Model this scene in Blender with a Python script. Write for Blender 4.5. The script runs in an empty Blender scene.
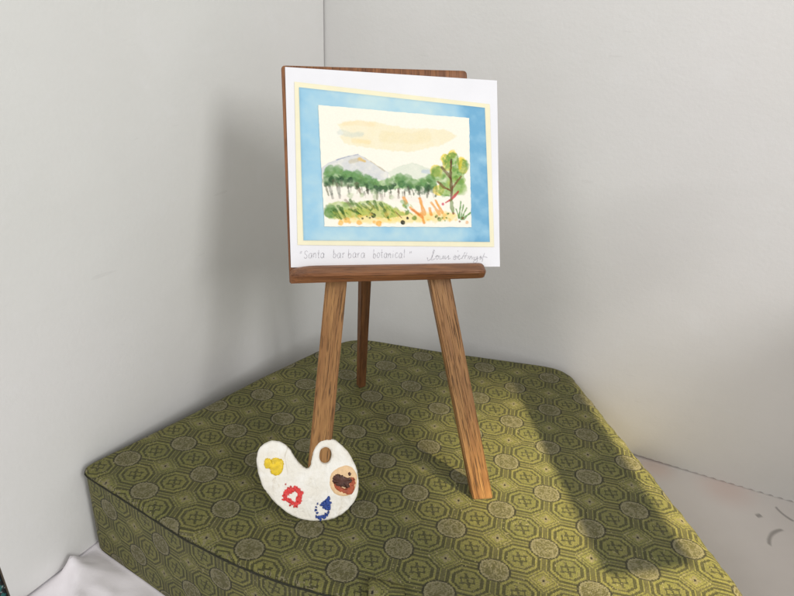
import bpy, bmesh, math, random
import numpy as np
from mathutils import Vector, Matrix

random.seed(7)
rng = np.random.default_rng(11)
S = bpy.context.scene
COL = S.collection
ZL = 0.063                      # height of the box lid above the table

# ------------------------------------------------------------------ camera
cd = bpy.data.cameras.new('camera')
cd.lens = 28.11
cd.sensor_width = 36.0
cd.clip_start = 0.01
cd.clip_end = 50
cam = bpy.data.objects.new('camera', cd)
COL.objects.link(cam)
r_, u_, b_ = Vector((.99891, .02081, .04145)), Vector((-.04638, .44860, .89254)), Vector((-.00002, -.89348, .44910))
cam.matrix_world = Matrix(((r_.x, u_.x, b_.x, 0), (r_.y, u_.y, b_.y, 0), (r_.z, u_.z, b_.z, .25 + ZL), (0, 0, 0, 1)))
S.camera = cam

# ------------------------------------------------------------------ light
W = bpy.data.worlds.new('World')
S.world = W
W.use_nodes = True
W.node_tree.nodes['Background'].inputs['Color'].default_value = (.985, .99, .985, 1)
W.node_tree.nodes['Background'].inputs['Strength'].default_value = 0.68


def area(name, az, el, dist, size, power, col, aim=(0, .30, .10 + ZL), tall=None):
    ld = bpy.data.lights.new(name, 'AREA')
    ld.shape = 'DISK'
    ld.size = size
    if tall:
        ld.shape = 'RECTANGLE'
        ld.size_y = tall
    ld.energy = power
    ld.color = col
    o = bpy.data.objects.new(name, ld)
    COL.objects.link(o)
    a, e = math.radians(az), math.radians(el)
    d = Vector((math.cos(a) * math.cos(e), math.sin(a) * math.cos(e), math.sin(e)))
    o.location = Vector(aim) + d * dist
    o.rotation_euler = d.to_track_quat('Z', 'Y').to_euler()
    return o


area('room_window_light', -48, 27, 1.7, .40, 11.0, (1, .99, .985), tall=.62)
area('room_fill_light', -128, 34, 1.7, .55, 5, (1, .97, .93))
# warm lamp: a small pool of light on the front of the lid
SPOT_DIR = Vector((math.cos(math.radians(-35)) * math.cos(math.radians(50)), math.sin(math.radians(-35)) * math.cos(math.radians(50)), math.sin(math.radians(50))))
SPOT_AIM = Vector((.147, .258, ZL))
sl = bpy.data.lights.new('warm_lamp', 'SPOT')
sl.energy = 188
sl.color = (1, .84, .50)
sl.spot_size = math.radians(10.2)
sl.spot_blend = .8
sl.shadow_soft_size = .012
so = bpy.data.objects.new('warm_lamp', sl)
COL.objects.link(so)
so.location = SPOT_AIM + SPOT_DIR * 1.3
so.rotation_euler = SPOT_DIR.to_track_quat('Z', 'Y').to_euler()

S.view_settings.view_transform = 'Standard'
S.view_settings.look = 'None'
S.view_settings.exposure = 0.0
S.view_settings.gamma = 1.0


# ------------------------------------------------------------------ helpers
def lin(r, g, b):
    f = lambda c: ((c / 255) / 12.92) if c / 255 <= .04045 else (((c / 255) + .055) / 1.055) ** 2.4
    return (f(r), f(g), f(b), 1)


class NT:
    """small node-graph writer"""
    def __init__(self, name):
        self.m = bpy.data.materials.new(name)
        self.m.use_nodes = True
        self.t = self.m.node_tree
        self.t.nodes.clear()
        self.out = self.t.nodes.new('ShaderNodeOutputMaterial')
        self.b = self.t.nodes.new('ShaderNodeBsdfPrincipled')
        self.t.links.new(self.b.outputs[0], self.out.inputs[0])

    def n(self, kind, **kw):
        x = self.t.nodes.new(kind)
        for k, v in kw.items():
            setattr(x, k, v)
        return x

    def set(self, sock, v):
        if hasattr(v, 'is_output') or hasattr(v, 'links'):
            self.t.links.new(v, sock)
        else:
            sock.default_value = v

    def bs(self, key, v):
        self.set(self.b.inputs[key], v)

    def f(self, op, *a):
        x = self.n('ShaderNodeMath', operation=op)
        for i, v in enumerate(a):
            self.set(x.inputs[i], v)
        return x.outputs[0]

    def mix(self, fac, a, b, mode='MIX'):
        x = self.n('ShaderNodeMix', data_type='RGBA', blend_type=mode)
        self.set(x.inputs[0], fac)
        self.set(x.inputs[6], a)
        self.set(x.inputs[7], b)
        return x.outputs[2]

    def ramp(self, v, lo, hi, a=0., b=1., smooth=True):
        x = self.n('ShaderNodeMapRange', interpolation_type='SMOOTHSTEP' if smooth else 'LINEAR')
        for i, q in enumerate((v, lo, hi, a, b)):
            self.set(x.inputs[i], q)
        return x.outputs[0]

    def noise(self, vec, scale, detail=3., rough=.55, dist=0.):
        x = self.n('ShaderNodeTexNoise')
        if vec is not None:
            self.set(x.inputs['Vector'], vec)
        x.inputs['Scale'].default_value = scale
        x.inputs['Detail'].default_value = detail
        x.inputs['Roughness'].default_value = rough
        x.inputs['Distortion'].default_value = dist
        return x.outputs[0]

    def scale(self, vec, s, loc=(0, 0, 0)):
        x = self.n('ShaderNodeMapping')
        self.set(x.inputs[0], vec)
        x.inputs['Scale'].default_value = s
        x.inputs['Location'].default_value = loc
        return x.outputs[0]

    def obj(self):
        return self.n('ShaderNodeTexCoord').outputs['Object']

    def bump(self, h, strength, dist):
        x = self.n('ShaderNodeBump')
        x.inputs['Strength'].default_value = strength
        x.inputs['Distance'].default_value = dist
        self.set(x.inputs['Height'], h)
        self.t.links.new(x.outputs[0], self.b.inputs['Normal'])

    def xyz(self, vec):
        x = self.n('ShaderNodeSeparateXYZ')
        self.set(x.inputs[0], vec)
        return x.outputs[0], x.outputs[1], x.outputs[2]

    def comb(self, x, y, z=0.):
        c = self.n('ShaderNodeCombineXYZ')
        for i, v in enumerate((x, y, z)):
            self.set(c.inputs[i], v)
        return c.outputs[0]


def link(name, me, mat, parent=None):
    o = bpy.data.objects.new(name, me)
    COL.objects.link(o)
    if mat:
        me.materials.clear()
        me.materials.append(mat)
    if parent:
        o.parent = parent
    return o


def tag(o, label=None, cat=None, kind=None, group=None):
    for k, v in (('label', label), ('category', cat), ('kind', kind), ('group', group)):
        if v:
            o[k] = v
    return o


def empty(name, loc):
    o = bpy.data.objects.new(name, None)
    o.empty_display_size = .02
    COL.objects.link(o)
    o.location = loc
    return o


def mesh(name, v, f, smooth=False):
    me = bpy.data.meshes.new(name)
    me.from_pydata([tuple(p) for p in v], [], f)
    me.validate()
    me.update()
    if smooth:
        for p in me.polygons:
            p.use_smooth = True
    return me


def plate(name, outline, thick, bevel, holes=(), res=3):
    """flat outline (x, z) given thickness along y (front face at y=0, body towards +y), rounded edges"""
    cu = bpy.data.curves.new(name, 'CURVE')
    cu.dimensions = '2D'
    cu.fill_mode = 'BOTH'
    cu.extrude = max(thick / 2 - bevel, 1e-6)
    cu.bevel_depth = bevel
    cu.bevel_resolution = res
    cu.offset = -bevel
    for pl in (outline,) + tuple(holes):
        sp = cu.splines.new('POLY')
        sp.points.add(len(pl) - 1)
        for p, (a, b) in zip(sp.points, pl):
            p.co = (a, b, 0, 1)
        sp.use_cyclic_u = True
    tmp = bpy.data.objects.new('tmp', cu)
    COL.objects.link(tmp)
    dg = bpy.context.evaluated_depsgraph_get()
    me = bpy.data.meshes.new_from_object(tmp.evaluated_get(dg))
    bpy.data.objects.remove(tmp)
    bpy.data.curves.remove(cu)
    for v in me.vertices:
        x, y, z = v.co
        v.co = (x, thick / 2 - z, y)
    bm = bmesh.new()
    bm.from_mesh(me)
    bmesh.ops.remove_doubles(bm, verts=bm.verts, dist=1e-6)
    bmesh.ops.recalc_face_normals(bm, faces=bm.faces)
    for f in bm.faces:
        f.smooth = True
    bm.to_mesh(me)
    bm.free()
    me.name = name
    return me


def sharp(o, ang=35):
    m = o.modifiers.new('edge', 'EDGE_SPLIT')
    m.split_angle = math.radians(ang)


def closed_spline(pts, n, k=.5):
    """closed Catmull-Rom resample to n points per span"""
    out = []
    N = len(pts)
    for i in range(N):
        p0, p1, p2, p3 = (np.array(pts[(i + j - 1) % N], float) for j in range(4))
        for s in range(n):
            t = s / n
            out.append(tuple(.5 * (2 * p1 + (p2 - p0) * t + (2 * p0 - 5 * p1 + 4 * p2 - p3) * t * t + (3 * p1 - p0 - 3 * p2 + p3) * t ** 3)))
    return out


def corner_round(pts, rad, n=5):
    """round the corners of a polygon; rad a number or one per corner"""
    out = []
    N = len(pts)
    for i in range(N):
        p = np.array(pts[i], float)
        a = np.array(pts[i - 1], float) - p
        b = np.array(pts[(i + 1) % N], float) - p
        r = rad[i] if isinstance(rad, (list, tuple)) else rad
        if r <= 0:
            out.append(tuple(p))
            continue
        ra = min(r, np.linalg.norm(a) * .45)
        rb = min(r, np.linalg.norm(b) * .45)
        A = p + a / np.linalg.norm(a) * ra
        B = p + b / np.linalg.norm(b) * rb
        for s in range(n + 1):
            t = s / n
            out.append(tuple((1 - t) ** 2 * A + 2 * t * (1 - t) * p + t * t * B))
    return out


# ------------------------------------------------------------------ materials
def wood(name, light, mid, dark, pore=1.0, rough=.42):
    """stained wood, grain along the object's own z"""
    g = NT(name)
    o = g.obj()
    rnd = g.n('ShaderNodeObjectInfo').outputs['Random']
    off = g.n('ShaderNodeVectorMath', operation='ADD')
    g.set(off.inputs[0], o)
    g.set(off.inputs[1], g.comb(g.f('MULTIPLY', rnd, 3.1), g.f('MULTIPLY', rnd, 1.7), g.f('MULTIPLY', rnd, 5.3)))
    v = off.outputs[0]
    broad = g.noise(g.scale(v, (260, 260, 22)), 1, 3, .6, .6)
    fine = g.noise(g.scale(v, (1300, 1300, 60)), 1, 2, .6)
    streak = g.noise(g.scale(v, (2300, 2300, 80), (3, 1, 7)), 1, 2, .5, .3)
    streak2 = g.noise(g.scale(v, (1700, 1700, 42), (9, 4, 2)), 1, 3, .6, .2)
    patch = g.noise(g.scale(v, (60, 60, 30)), 1, 2, .5)
    c = g.mix(g.ramp(broad, .3, .7), mid, light)
    c = g.mix(g.ramp(fine, .45, .75, 0, .35), c, mid)
    c = g.mix(g.ramp(patch, .52, .75, 0, .55), c, mid)
    p1 = g.ramp(streak, .57, .66, 0, .75 * pore)
    p2 = g.ramp(streak2, .58, .66, 0, .8 * pore)
    p = g.f('MAXIMUM', p1, p2)
    c = g.mix(p, c, dark)
    g.bs('Base Color', c)
    g.bs('Roughness', g.ramp(p, 0, 1, rough, .75))
    g.bs('Specular IOR Level', .4)
    g.bump(g.f('SUBTRACT', g.f('MULTIPLY', fine, .3), p), .5, .0004)
    return g.m


M_leg = wood('stained_leg_wood', (.37, .190, .062, 1), (.225, .100, .030, 1), (.035, .015, .007, 1))
M_dark = wood('dark_board_wood', (.30, .125, .047, 1), (.165, .062, .023, 1), (.018, .008, .004, 1), .7, .45)
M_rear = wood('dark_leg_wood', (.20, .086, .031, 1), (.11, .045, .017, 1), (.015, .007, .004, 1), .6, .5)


def brocade():
    g = NT('green_brocade')
    uvn = g.n('ShaderNodeUVMap', uv_map='lattice').outputs[0]
    # slight pulling of the cloth
    wob = g.n('ShaderNodeTexNoise')
    g.set(wob.inputs['Vector'], uvn)
    wob.inputs['Scale'].default_value = .35
    wob.inputs['Detail'].default_value = 1
    wv = g.n('ShaderNodeVectorMath', operation='SCALE')
    sub = g.n('ShaderNodeVectorMath', operation='SUBTRACT')
    g.set(sub.inputs[0], wob.outputs[1])
    sub.inputs[1].default_value = (.5, .5, .5)
    g.set(wv.inputs[0], sub.outputs[0])
    wv.inputs['Scale'].default_value = .16
    add = g.n('ShaderNodeVectorMath', operation='ADD')
    g.set(add.inputs[0], uvn)
    g.set(add.inputs[1], wv.outputs[0])
    u0, v0, _ = g.xyz(add.outputs[0])
    NU, NV = 44., 30.
    q = lambda s, k: g.f('DIVIDE', g.f('ADD', g.f('FLOOR', g.f('MULTIPLY', s, k)), .5), k)
    u, v = q(u0, NU), q(v0, NV)
    fu, fv = g.f('FLOOR', g.f('ADD', u, .5)), g.f('FLOOR', g.f('ADD', v, .5))
    px = g.f('ABSOLUTE', g.f('SUBTRACT', g.f('FRACT', u), .5))
    py = g.f('ABSOLUTE', g.f('SUBTRACT', g.f('FRACT', v), .5))
    sx = g.f('SUBTRACT', g.f('FRACT', u), .5)
    sy = g.f('SUBTRACT', g.f('FRACT', v), .5)
    r = g.f('MAXIMUM', g.f('MAXIMUM', px, py), g.f('MULTIPLY', g.f('ADD', px, py), .7071))

    def band(x, c, w):
        return g.f('LESS_THAN', g.f('ABSOLUTE', g.f('SUBTRACT', x, c)), w)

    def AND(a, b):
        return g.f('MULTIPLY', a, b)

    def OR(a, b):
        return g.f('MAXIMUM', a, b)
    lt = lambda a, b: g.f('LESS_THAN', a, b)
    dark = OR(band(r, .285, .028), band(r, .400, .028))
    thin = OR(band(r, .475, .016), band(r, .545, .012))
    # small motif in the middle: crossed bars with hooked ends
    inner = lt(r, .27)
    m1 = AND(lt(g.f('ABSOLUTE', g.f('ADD', sx, g.f('MULTIPLY', sy, .30))), .026), lt(py, .19))
    m2 = AND(band(g.f('ABSOLUTE', g.f('ADD', sy, g.f('MULTIPLY', sx, -.25))), .075, .024), lt(px, .15))
    m3 = AND(band(px, .125, .022), lt(py, .07))
    motif = OR(OR(m1, m2), m3)
    dark = OR(dark, motif)
    # medallions and little flowers in the gaps
    dx, dy = g.f('SUBTRACT', u, fu), g.f('SUBTRACT', v, fv)
    d = g.f('SQRT', g.f('ADD', g.f('MULTIPLY', dx, dx), g.f('MULTIPLY', dy, dy)))
    par = g.f('ABSOLUTE', g.f('FLOORED_MODULO', g.f('ADD', g.f('ADD', fu, fv), .5), 2.))
    even = lt(par, 1.)
    inmed = AND(even, lt(d, .305))
    ring = AND(even, band(d, .322, .018))
    halo = AND(even, lt(d, .345))
    odd = g.f('SUBTRACT', 1., even)
    ang = g.f('ARCTAN2', dy, dx)
    petal = g.f('MULTIPLY_ADD', g.f('COSINE', g.f('MULTIPLY', ang, 4.)), .03, .095)
    flower = AND(odd, AND(lt(d, petal), g.f('GREATER_THAN', d, .032)))
    fcore = AND(odd, lt(d, .032))
    wn_ = g.n('ShaderNodeTexWhiteNoise', noise_dimensions='2D')
    g.set(wn_.inputs['Vector'], g.comb(v, u))
    thread_ = wn_.outputs[0]
    # scrolling gold thread inside the medallions
    qv = g.comb(u, v)
    sc = g.noise(qv, 4.6, 2, .5, 2.2)
    scroll = g.ramp(g.f('ABSOLUTE', g.f('SUBTRACT', sc, .5)), .035, .075, 1, .08)
    rim = AND(even, band(d, .285, .022))
    gold = g.f('MAXIMUM', AND(inmed, g.f('MULTIPLY', scroll, .85)), rim)
    # thread-to-thread variation
    wn = g.n('ShaderNodeTexWhiteNoise', noise_dimensions='2D')
    g.set(wn.inputs['Vector'], qv)
    thread = wn.outputs[0]
    row = g.n('ShaderNodeTexWhiteNoise', noise_dimensions='1D')
    g.set(row.inputs['W'], v)
    big = g.noise(uvn, .9, 3, .5)
    spark = g.f('MULTIPLY', g.f('GREATER_THAN', thread, .968), g.ramp(g.noise(uvn, 1.3, 2), .45, .62))
    OL1, OL2 = (.275, .255, .074, 1), (.235, .230, .068, 1)
    c = g.mix(g.ramp(big, .35, .65), OL2, OL1)
    c = g.mix(g.f('MULTIPLY', row.outputs[0], .22), c, (.075, .078, .018, 1))
    c = g.mix(g.f('MULTIPLY', inner, .16), c, (.055, .062, .014, 1))
    c = g.mix(g.f('MULTIPLY', dark, .82), c, (.040, .039, .015, 1))
    c = g.mix(g.f('MULTIPLY', thin, .65), c, (.052, .047, .024, 1))
    glint = g.f('MULTIPLY', AND(band(r, .50, .012), g.f('GREATER_THAN', thread_, .45)), g.f('GREATER_THAN', py, px))
    c = g.mix(g.f('MULTIPLY', glint, .6), c, (.33, .29, .16, 1))
    c = g.mix(halo, c, (.125, .115, .040, 1))
    c = g.mix(ring, c, (.038, .036, .016, 1))
    c = g.mix(gold, c, (.265, .24, .135, 1))
    c = g.mix(g.f('MULTIPLY', flower, .7), c, (.30, .26, .15, 1))
    c = g.mix(fcore, c, (.03, .025, .02, 1))
    wear = g.n('ShaderNodeAttribute', attribute_name='wear').outputs['Fac']
    wmask = AND(g.f('GREATER_THAN', g.f('ADD', thread, g.f('MULTIPLY', g.noise(uvn, 2.2, 2), .9)), 1.27), wear)
    c = g.mix(wmask, c, (.34, .30, .18, 1))
    c = g.mix(g.ramp(thread, 0, 1, 0, .30), c, (.02, .02, .01, 1))
    c = g.mix(g.f('MULTIPLY', spark, .6), c, (.42, .37, .20, 1))  # scattered specular sparkle painted into the thread colour
    g.bs('Base Color', c)
    shiny = g.f('MAXIMUM', g.f('MAXIMUM', gold, flower), wmask)
    g.bs('Metallic', g.f('MULTIPLY', shiny, .25))
    g.bs('Roughness', g.ramp(shiny, 0, 1, .52, .40))
    g.bs('Specular IOR Level', .28)
    g.bs('Sheen Weight', .0)
    g.bs('Sheen Roughness', .4)
    rib = g.f('SINE', g.f('MULTIPLY', v0, NV * 6.2832))
    rib2 = g.f('SINE', g.f('MULTIPLY', u0, NU * 6.2832))
    hgt = g.f('ADD', g.f('ADD', g.f('MULTIPLY', rib, .5), g.f('MULTIPLY', rib2, .2)), g.f('ADD', g.f('MULTIPLY', shiny, 1.2), g.f('MULTIPLY', thread, .9)))
    soft = g.noise(g.obj(), 22, 3, .55, .6)
    b2 = g.n('ShaderNodeBump')
    b2.inputs['Strength'].default_value = .5
    b2.inputs['Distance'].default_value = .004
    g.set(b2.inputs['Height'], soft)
    g.bump(hgt, .8, .0004)
    bn = [x for x in g.t.nodes if x.bl_idname == 'ShaderNodeBump' and x.inputs['Distance'].default_value < .001][0]
    g.t.links.new(b2.outputs[0], bn.inputs['Normal'])
    return g.m


M_bro = brocade()


def plain(name, col, rough=.7, spec=.3, var=.06, scale=60, bump=.0, bscale=300):
    g = NT(name)
    o = g.obj()
    nz = g.noise(o, scale, 4, .6)
    k = 1 - var * 2.2
    c = g.mix(g.ramp(nz, .3, .7), (col[0] * k, col[1] * k, col[2] * k, 1), col)
    g.bs('Base Color', c)
    g.bs('Roughness', rough)
    g.bs('Specular IOR Level', spec)
    if bump:
        g.bump(g.noise(o, bscale, 4, .6), bump, .0006)
    return g.m


def card_wall():
    g = NT('white_cardboard')
    o = g.obj()
    blot = g.noise(o, 9, 4, .6)
    hor = g.noise(g.scale(o, (40, 40, 110)), 1, 4, .65)
    cl = g.noise(o, 55, 3, .6)
    c = g.mix(g.ramp(blot, .3, .7), (.700, .700, .690, 1), (.745, .745, .742, 1))
    tint = g.noise(o, 3.3, 2, .5)
    c = g.mix(g.ramp(tint, .35, .65), g.mix(.5, c, (.70, .71, .66, 1)), g.mix(.35, c, (.75, .715, .70, 1)))
    c = g.mix(g.ramp(hor, .4, .75, 0, .10), c, (.66, .66, .64, 1))
    c = g.mix(g.ramp(cl, .55, .8, 0, .25), c, (.77, .77, .77, 1))
    # a few faint handling scuffs
    sc = g.noise(g.scale(o, (45, 45, 260), (2, 5, 1)), 1, 1, .4)
    c = g.mix(g.ramp(sc, .77, .80, 0, .10), c, (.40, .39, .37, 1))
    g.bs('Base Color', c)
    g.bs('Roughness', .62)
    g.bs('Specular IOR Level', .25)
    g.bump(g.f('ADD', g.f('MULTIPLY', hor, .8), g.noise(o, 420, 3, .6)), .22, .0006)
    return g.m


M_wall = card_wall()
M_core = plain('cardboard_core', (.10, .075, .05, 1), .9)
M_seam_shade = plain('dark_seam_cord', (.026, .026, .013, 1), .7, .3, .2, 900)
M_card = plain('white_card', (.83, .83, .86, 1), .55, .3, .015, 40, .08, 900)
M_cream = plain('cream_paper', (.88, .83, .60, 1), .7, .2, .02, 80)
M_pencil = plain('pencil_line', (.66, .65, .69, 1), .6, .3, .18, 900)


# ------------------------------------------------------------------ setting
K = np.array((-.0603, .4787))            # inner corner of the two panels
DL = np.array((-.4852, -.8744))
DR = np.array((.9196, -.3929))
NLb = np.array((-.8744, .4852))          # backs of the panels
NRb = np.array((.3929, .9196))

tb = bmesh.new()
bmesh.ops.create_cube(tb, size=1, matrix=Matrix.Translation((.15, .25, -.0165)) @ Matrix.Diagonal((1.5, 1.3, .03, 1)))
bmesh.ops.bevel(tb, geom=tb.edges[:], offset=.004, segments=2, affect='EDGES')
me = bpy.data.meshes.new('table')
tb.to_mesh(me)
tb.free()
table = tag(link('table', me, plain('table_wood', (.30, .19, .11, 1), .5)), kind='structure')


def cloth_mat():
    g = NT('white_table_cloth')
    o = g.obj()
    x, y, z = g.xyz(o)
    n = g.noise(o, 14, 4, .6)
    c = g.mix(g.ramp(n, .3, .7), (.72, .675, .645, 1), (.77, .725, .695, 1))
    warp = g.noise(o, 90, 2, .5)

    def stroke(ax, ay, bx, by, w):
        # distance to a segment, in shader maths
        L = math.hypot(bx - ax, by - ay)
        ex, ey = (bx - ax) / L, (by - ay) / L
        rx, ry = g.f('SUBTRACT', x, ax), g.f('SUBTRACT', y, ay)
        t = g.f('ADD', g.f('MULTIPLY', rx, ex), g.f('MULTIPLY', ry, ey))
        p = g.f('SUBTRACT', g.f('MULTIPLY', ry, ex), g.f('MULTIPLY', rx, ey))
        bend = g.f('MULTIPLY', g.f('MULTIPLY', g.f('SUBTRACT', t, L / 2), g.f('SUBTRACT', t, L / 2)), 26.)
        p = g.f('ABSOLUTE', g.f('ADD', p, bend))
        tt = g.f('ABSOLUTE', g.f('SUBTRACT', t, L / 2))
        a = g.ramp(g.f('ADD', p, g.f('MULTIPLY', warp, w * .8)), w * .5, w * 1.7, 1, 0)
        return g.f('MULTIPLY', a, g.ramp(tt, L * .42, L * .52, 1, 0))
    marks = stroke(.2520, .3165, .2560, .3178, .0019)
    marks = g.f('MAXIMUM', marks, stroke(.2460, .2935, .2625, .3080, .0017))
    marks = g.f('MAXIMUM', marks, stroke(.2750, .3125, .2690, .3260, .0012))
    c = g.mix(g.f('MULTIPLY', marks, .6), c, (.17, .155, .145, 1))
    # pinkish glow on the table, painted into the cloth colour
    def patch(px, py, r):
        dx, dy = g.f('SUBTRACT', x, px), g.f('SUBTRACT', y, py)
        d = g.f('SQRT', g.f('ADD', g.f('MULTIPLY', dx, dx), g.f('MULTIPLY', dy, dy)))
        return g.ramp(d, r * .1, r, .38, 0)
    pink_glow = g.f('MAXIMUM', patch(.243, .343, .028), patch(.198, .362, .020))
    c = g.mix(pink_glow, c, (.70, .47, .40, 1))
    rum = g.n('ShaderNodeAttribute', attribute_name='rumple').outputs['Fac']
    c = g.mix(rum, c, (.84, .80, .83, 1))
    g.bs('Base Color', c)
    g.bs('Roughness', .6)
    g.bs('Specular IOR Level', .3)
    g.bump(g.noise(o, 700, 2, .5), .15, .0003)
    return g.m


def wnoise(x, y, seed):
    r = random.Random(seed)
    s = 0
    for k in range(7):
        a = r.uniform(0, 6.28)
        fr = r.uniform(18, 75)
        ph = r.uniform(0, 6.28)
        s += (1 - abs(math.sin((x * math.cos(a) + y * math.sin(a)) * fr + ph + 1.3 * math.sin(fr * .6 * (x * math.sin(a) - y * math.cos(a)))))) ** 2 / 7 * 2
    return s


FRONT = [(-.1765, .2655), (-.137, .2420), (-.1037, .2221), (-.0748, .2080), (-.0487, .1982), (-.0245, .1922), (.01, .187), (.15, .184)]


def boxdist(x, y):
    best = 9
    for (ax, ay), (bx, by) in zip(FRONT[:-1], FRONT[1:]):
        ex, ey = bx - ax, by - ay
        t = min(1, max(0, ((x - ax) * ex + (y - ay) * ey) / (ex * ex + ey * ey)))
        d = math.hypot(x - ax - t * ex, y - ay - t * ey)
        side = (x - ax) * -ey + (y - ay) * ex
        if side > 0 and 0 < t < 1:
            d = 0
        best = min(best, d)
    return best


X0, X1, Y0, Y1 = -.58, .88, -.38, .88
xs = list(np.concatenate([np.linspace(X0, -.23, 14)[:-1], np.linspace(-.23, 0, 110)[:-1], np.linspace(0, X1, 40)]))
ys = list(np.concatenate([np.linspace(Y0, .08, 20)[:-1], np.linspace(.08, .30, 100)[:-1], np.linspace(.30, Y1, 30)]))
vs, fs, rum = [], [], []
for j, yy in enumerate(ys):
    for i, xx in enumerate(xs):
        dwall = (xx - K[0]) * .8744 + (yy - K[1]) * -.4852            # >0 in front of left panel
        m = min(1, max(0, (dwall - .0008) / .005)) * min(1, max(0, (-.02 - xx) / .06)) * min(1, max(0, (.285 - yy) / .02))
        m *= min(1, max(0, (boxdist(xx, yy) - .001) / .016))
        hgt = (.0105 * wnoise(xx, yy, 5) + .0045 * wnoise(xx * 2.3 + .1, yy * 2.3, 9)) * m
        vs.append((xx, yy, hgt))
        rum.append(min(1, max(0, (-.05 - xx) / .04)) * min(1, max(0, (.32 - yy) / .02)))
nx = len(xs)
for j in range(len(ys) - 1):
    for i in range(nx - 1):
        fs.append((j * nx + i, j * nx + i + 1, (j + 1) * nx + i + 1, (j + 1) * nx + i))
me = mesh('tablecloth', vs, fs, True)
at = me.attributes.new('rumple', 'FLOAT', 'POINT')
at.data.foreach_set('value', rum)
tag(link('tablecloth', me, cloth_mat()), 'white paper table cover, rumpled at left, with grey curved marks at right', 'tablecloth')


def panel(name, a, d, nb, length, height, thick, label, wavy=False):
    """upright cardboard sheet from corner a along d; nb points to its back"""
    root = empty(name, (a[0], a[1], 0))
    tag(root, label, 'panel')
    n = 520 if wavy else 60
    rows = (0.0, .002, height)
    v, f = [], []
    for side in (0, 1):
        for k in range(n + 1):
            s = length * k / n
            amp = .0006 * min(1, max(0, (s - .24) / .12)) if wavy else 0
            z0 = .0011 + amp * math.sin(s * 2 * math.pi / .0062) + (.0005 * math.sin(s * 31) if wavy else 0)
            bow = .0006 * math.sin(s * 11)
            for r in rows:
                z = z0 if r == 0 else r + .002
                p = a + d * s + nb * (side * .0006 + bow * 0)
                v.append((p[0] - a[0], p[1] - a[1], z))
    R = len(rows)
    o1 = (n + 1) * R
    for k in range(n):
        for r in range(R - 1):
            q = (k * R + r, (k + 1) * R + r, (k + 1) * R + r + 1, k * R + r + 1)
            f.append(q)
            f.append(tuple(o1 + i for i in reversed(q)))
        f.append((k * R, o1 + k * R, o1 + (k + 1) * R, (k + 1) * R))
        f.append((k * R + R - 1, (k + 1) * R + R - 1, o1 + (k + 1) * R + R - 1, o1 + k * R + R - 1))
    for k in (0, n):
        for r in range(R - 1):
            f.append((k * R + r, k * R + r + 1, o1 + k * R + r + 1, o1 + k * R + r))
    me = mesh('facing', v, f)
    link('facing', me, M_wall, root)
    b = bmesh.new()
    ang = math.atan2(d[1], d[0])
    c = d * (length / 2) + nb * (.0007 + (thick - .0007) / 2)
    bmesh.ops.create_cube(b, size=1, matrix=Matrix.Translation((c[0], c[1], height / 2 + .0015)) @ Matrix.Rotation(ang, 4, 'Z') @ Matrix.Diagonal((length - .0006, thick - .0007, height - .002, 1)))
    me = bpy.data.meshes.new('core')
    b.to_mesh(me)
    b.free()
    link('core', me, M_core, root)
    return root


panel('cardboard_panel', K + DL * .0012, DL, NLb, .2905, .60, .0045, 'bright white cardboard panel standing on the left behind the box')
panel('cardboard_panel', K - DR * .006, DR, NRb, .68, .62, .0045, 'greyer white cardboard panel on the right with a wavy corrugated bottom edge', True)

# dark speckled cloth standing behind the free end of the left panel
vs, fs = [], []
nu, nv = 26, 24
for j in range(nv + 1):
    for i in range(nu + 1):
        t, z = i / nu, j / nv * .20
        x = -.2052 - .25 * t
        k_ = min(1, t * 6)
        y = .2262 + k_ * (.012 + .012 * math.sin(t * 17 + z * 9) + .006 * math.sin(t * 41 + 1))
        vs.append((x, y, z + .0006))
for j in range(nv):
    for i in range(nu):
        a = j * (nu + 1) + i
        fs.append((a, a + 1, a + nu + 2, a + nu + 1))
me = mesh('patterned_cloth', vs, fs, True)
g = NT('black_teal_speckle')
o = g.obj()
vo = g.n('ShaderNodeTexVoronoi')
g.set(vo.inputs['Vector'], o)
vo.inputs['Scale'].default_value = 420
hi = g.ramp(vo.outputs['Distance'], .22, .34, 1, 0)
c = g.mix(g.ramp(g.noise(o, 160, 2), .5, .56), (.012, .012, .013, 1), (.02, .13, .12, 1))
c = g.mix(g.f('MULTIPLY', hi, g.ramp(g.noise(o, 300, 1), .5, .55)), c, (.35, .38, .38, 1))
g.bs('Base Color', c)
g.bs('Roughness', .8)
o = link('patterned_cloth', me, g.m)
sm = o.modifiers.new('thickness', 'SOLIDIFY')
sm.thickness = .003
tag(o, 'black cloth with teal speckles glimpsed at the far left beyond the white panel', 'cloth')

# ------------------------------------------------------------------ the fabric covered box
OUT = [(-.1745, .2665, 'L'), (-.1345, .3161, 'b'), (-.0944, .3660, 'b'), (-.0574, .4076, 'b'), (-.0395, .4221, 'b'), (-.0295, .4254, 'b'), (-.0200, .4254, 'b'),
       (.0352, .4128, 'b'), (.0957, .4022, 'b'), (.1232, .3974, 'b'), (.1325, .3935, 'r'), (.1369, .3839, 'r'), (.1494, .3279, 'r'), (.1589, .2897, 'r'),
       (.1680, .2468, 'r'), (.1743, .2147, 'r'), (.1762, .2040, 'r'), (.1745, .1960, 'r'), (.1690, .1893, 'r'), (.1600, .1858, 'f'), (.1450, .1845, 'f'), (.1050, .1838, 'f'), (.0500, .1853, 'f'), (.0100, .1885, 'f'),
       (-.0245, .1940, 'f'), (-.0487, .2000, 'f'), (-.0748, .2098, 'f'), (-.1037, .2239, 'f'), (-.1370, .2438, 'f'), (-.1700, .2630, 'L')]
RAD = {'L': .003, 'b': .006, 'r': .013, 'f': .0032}
dens, rads = [], []
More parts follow.
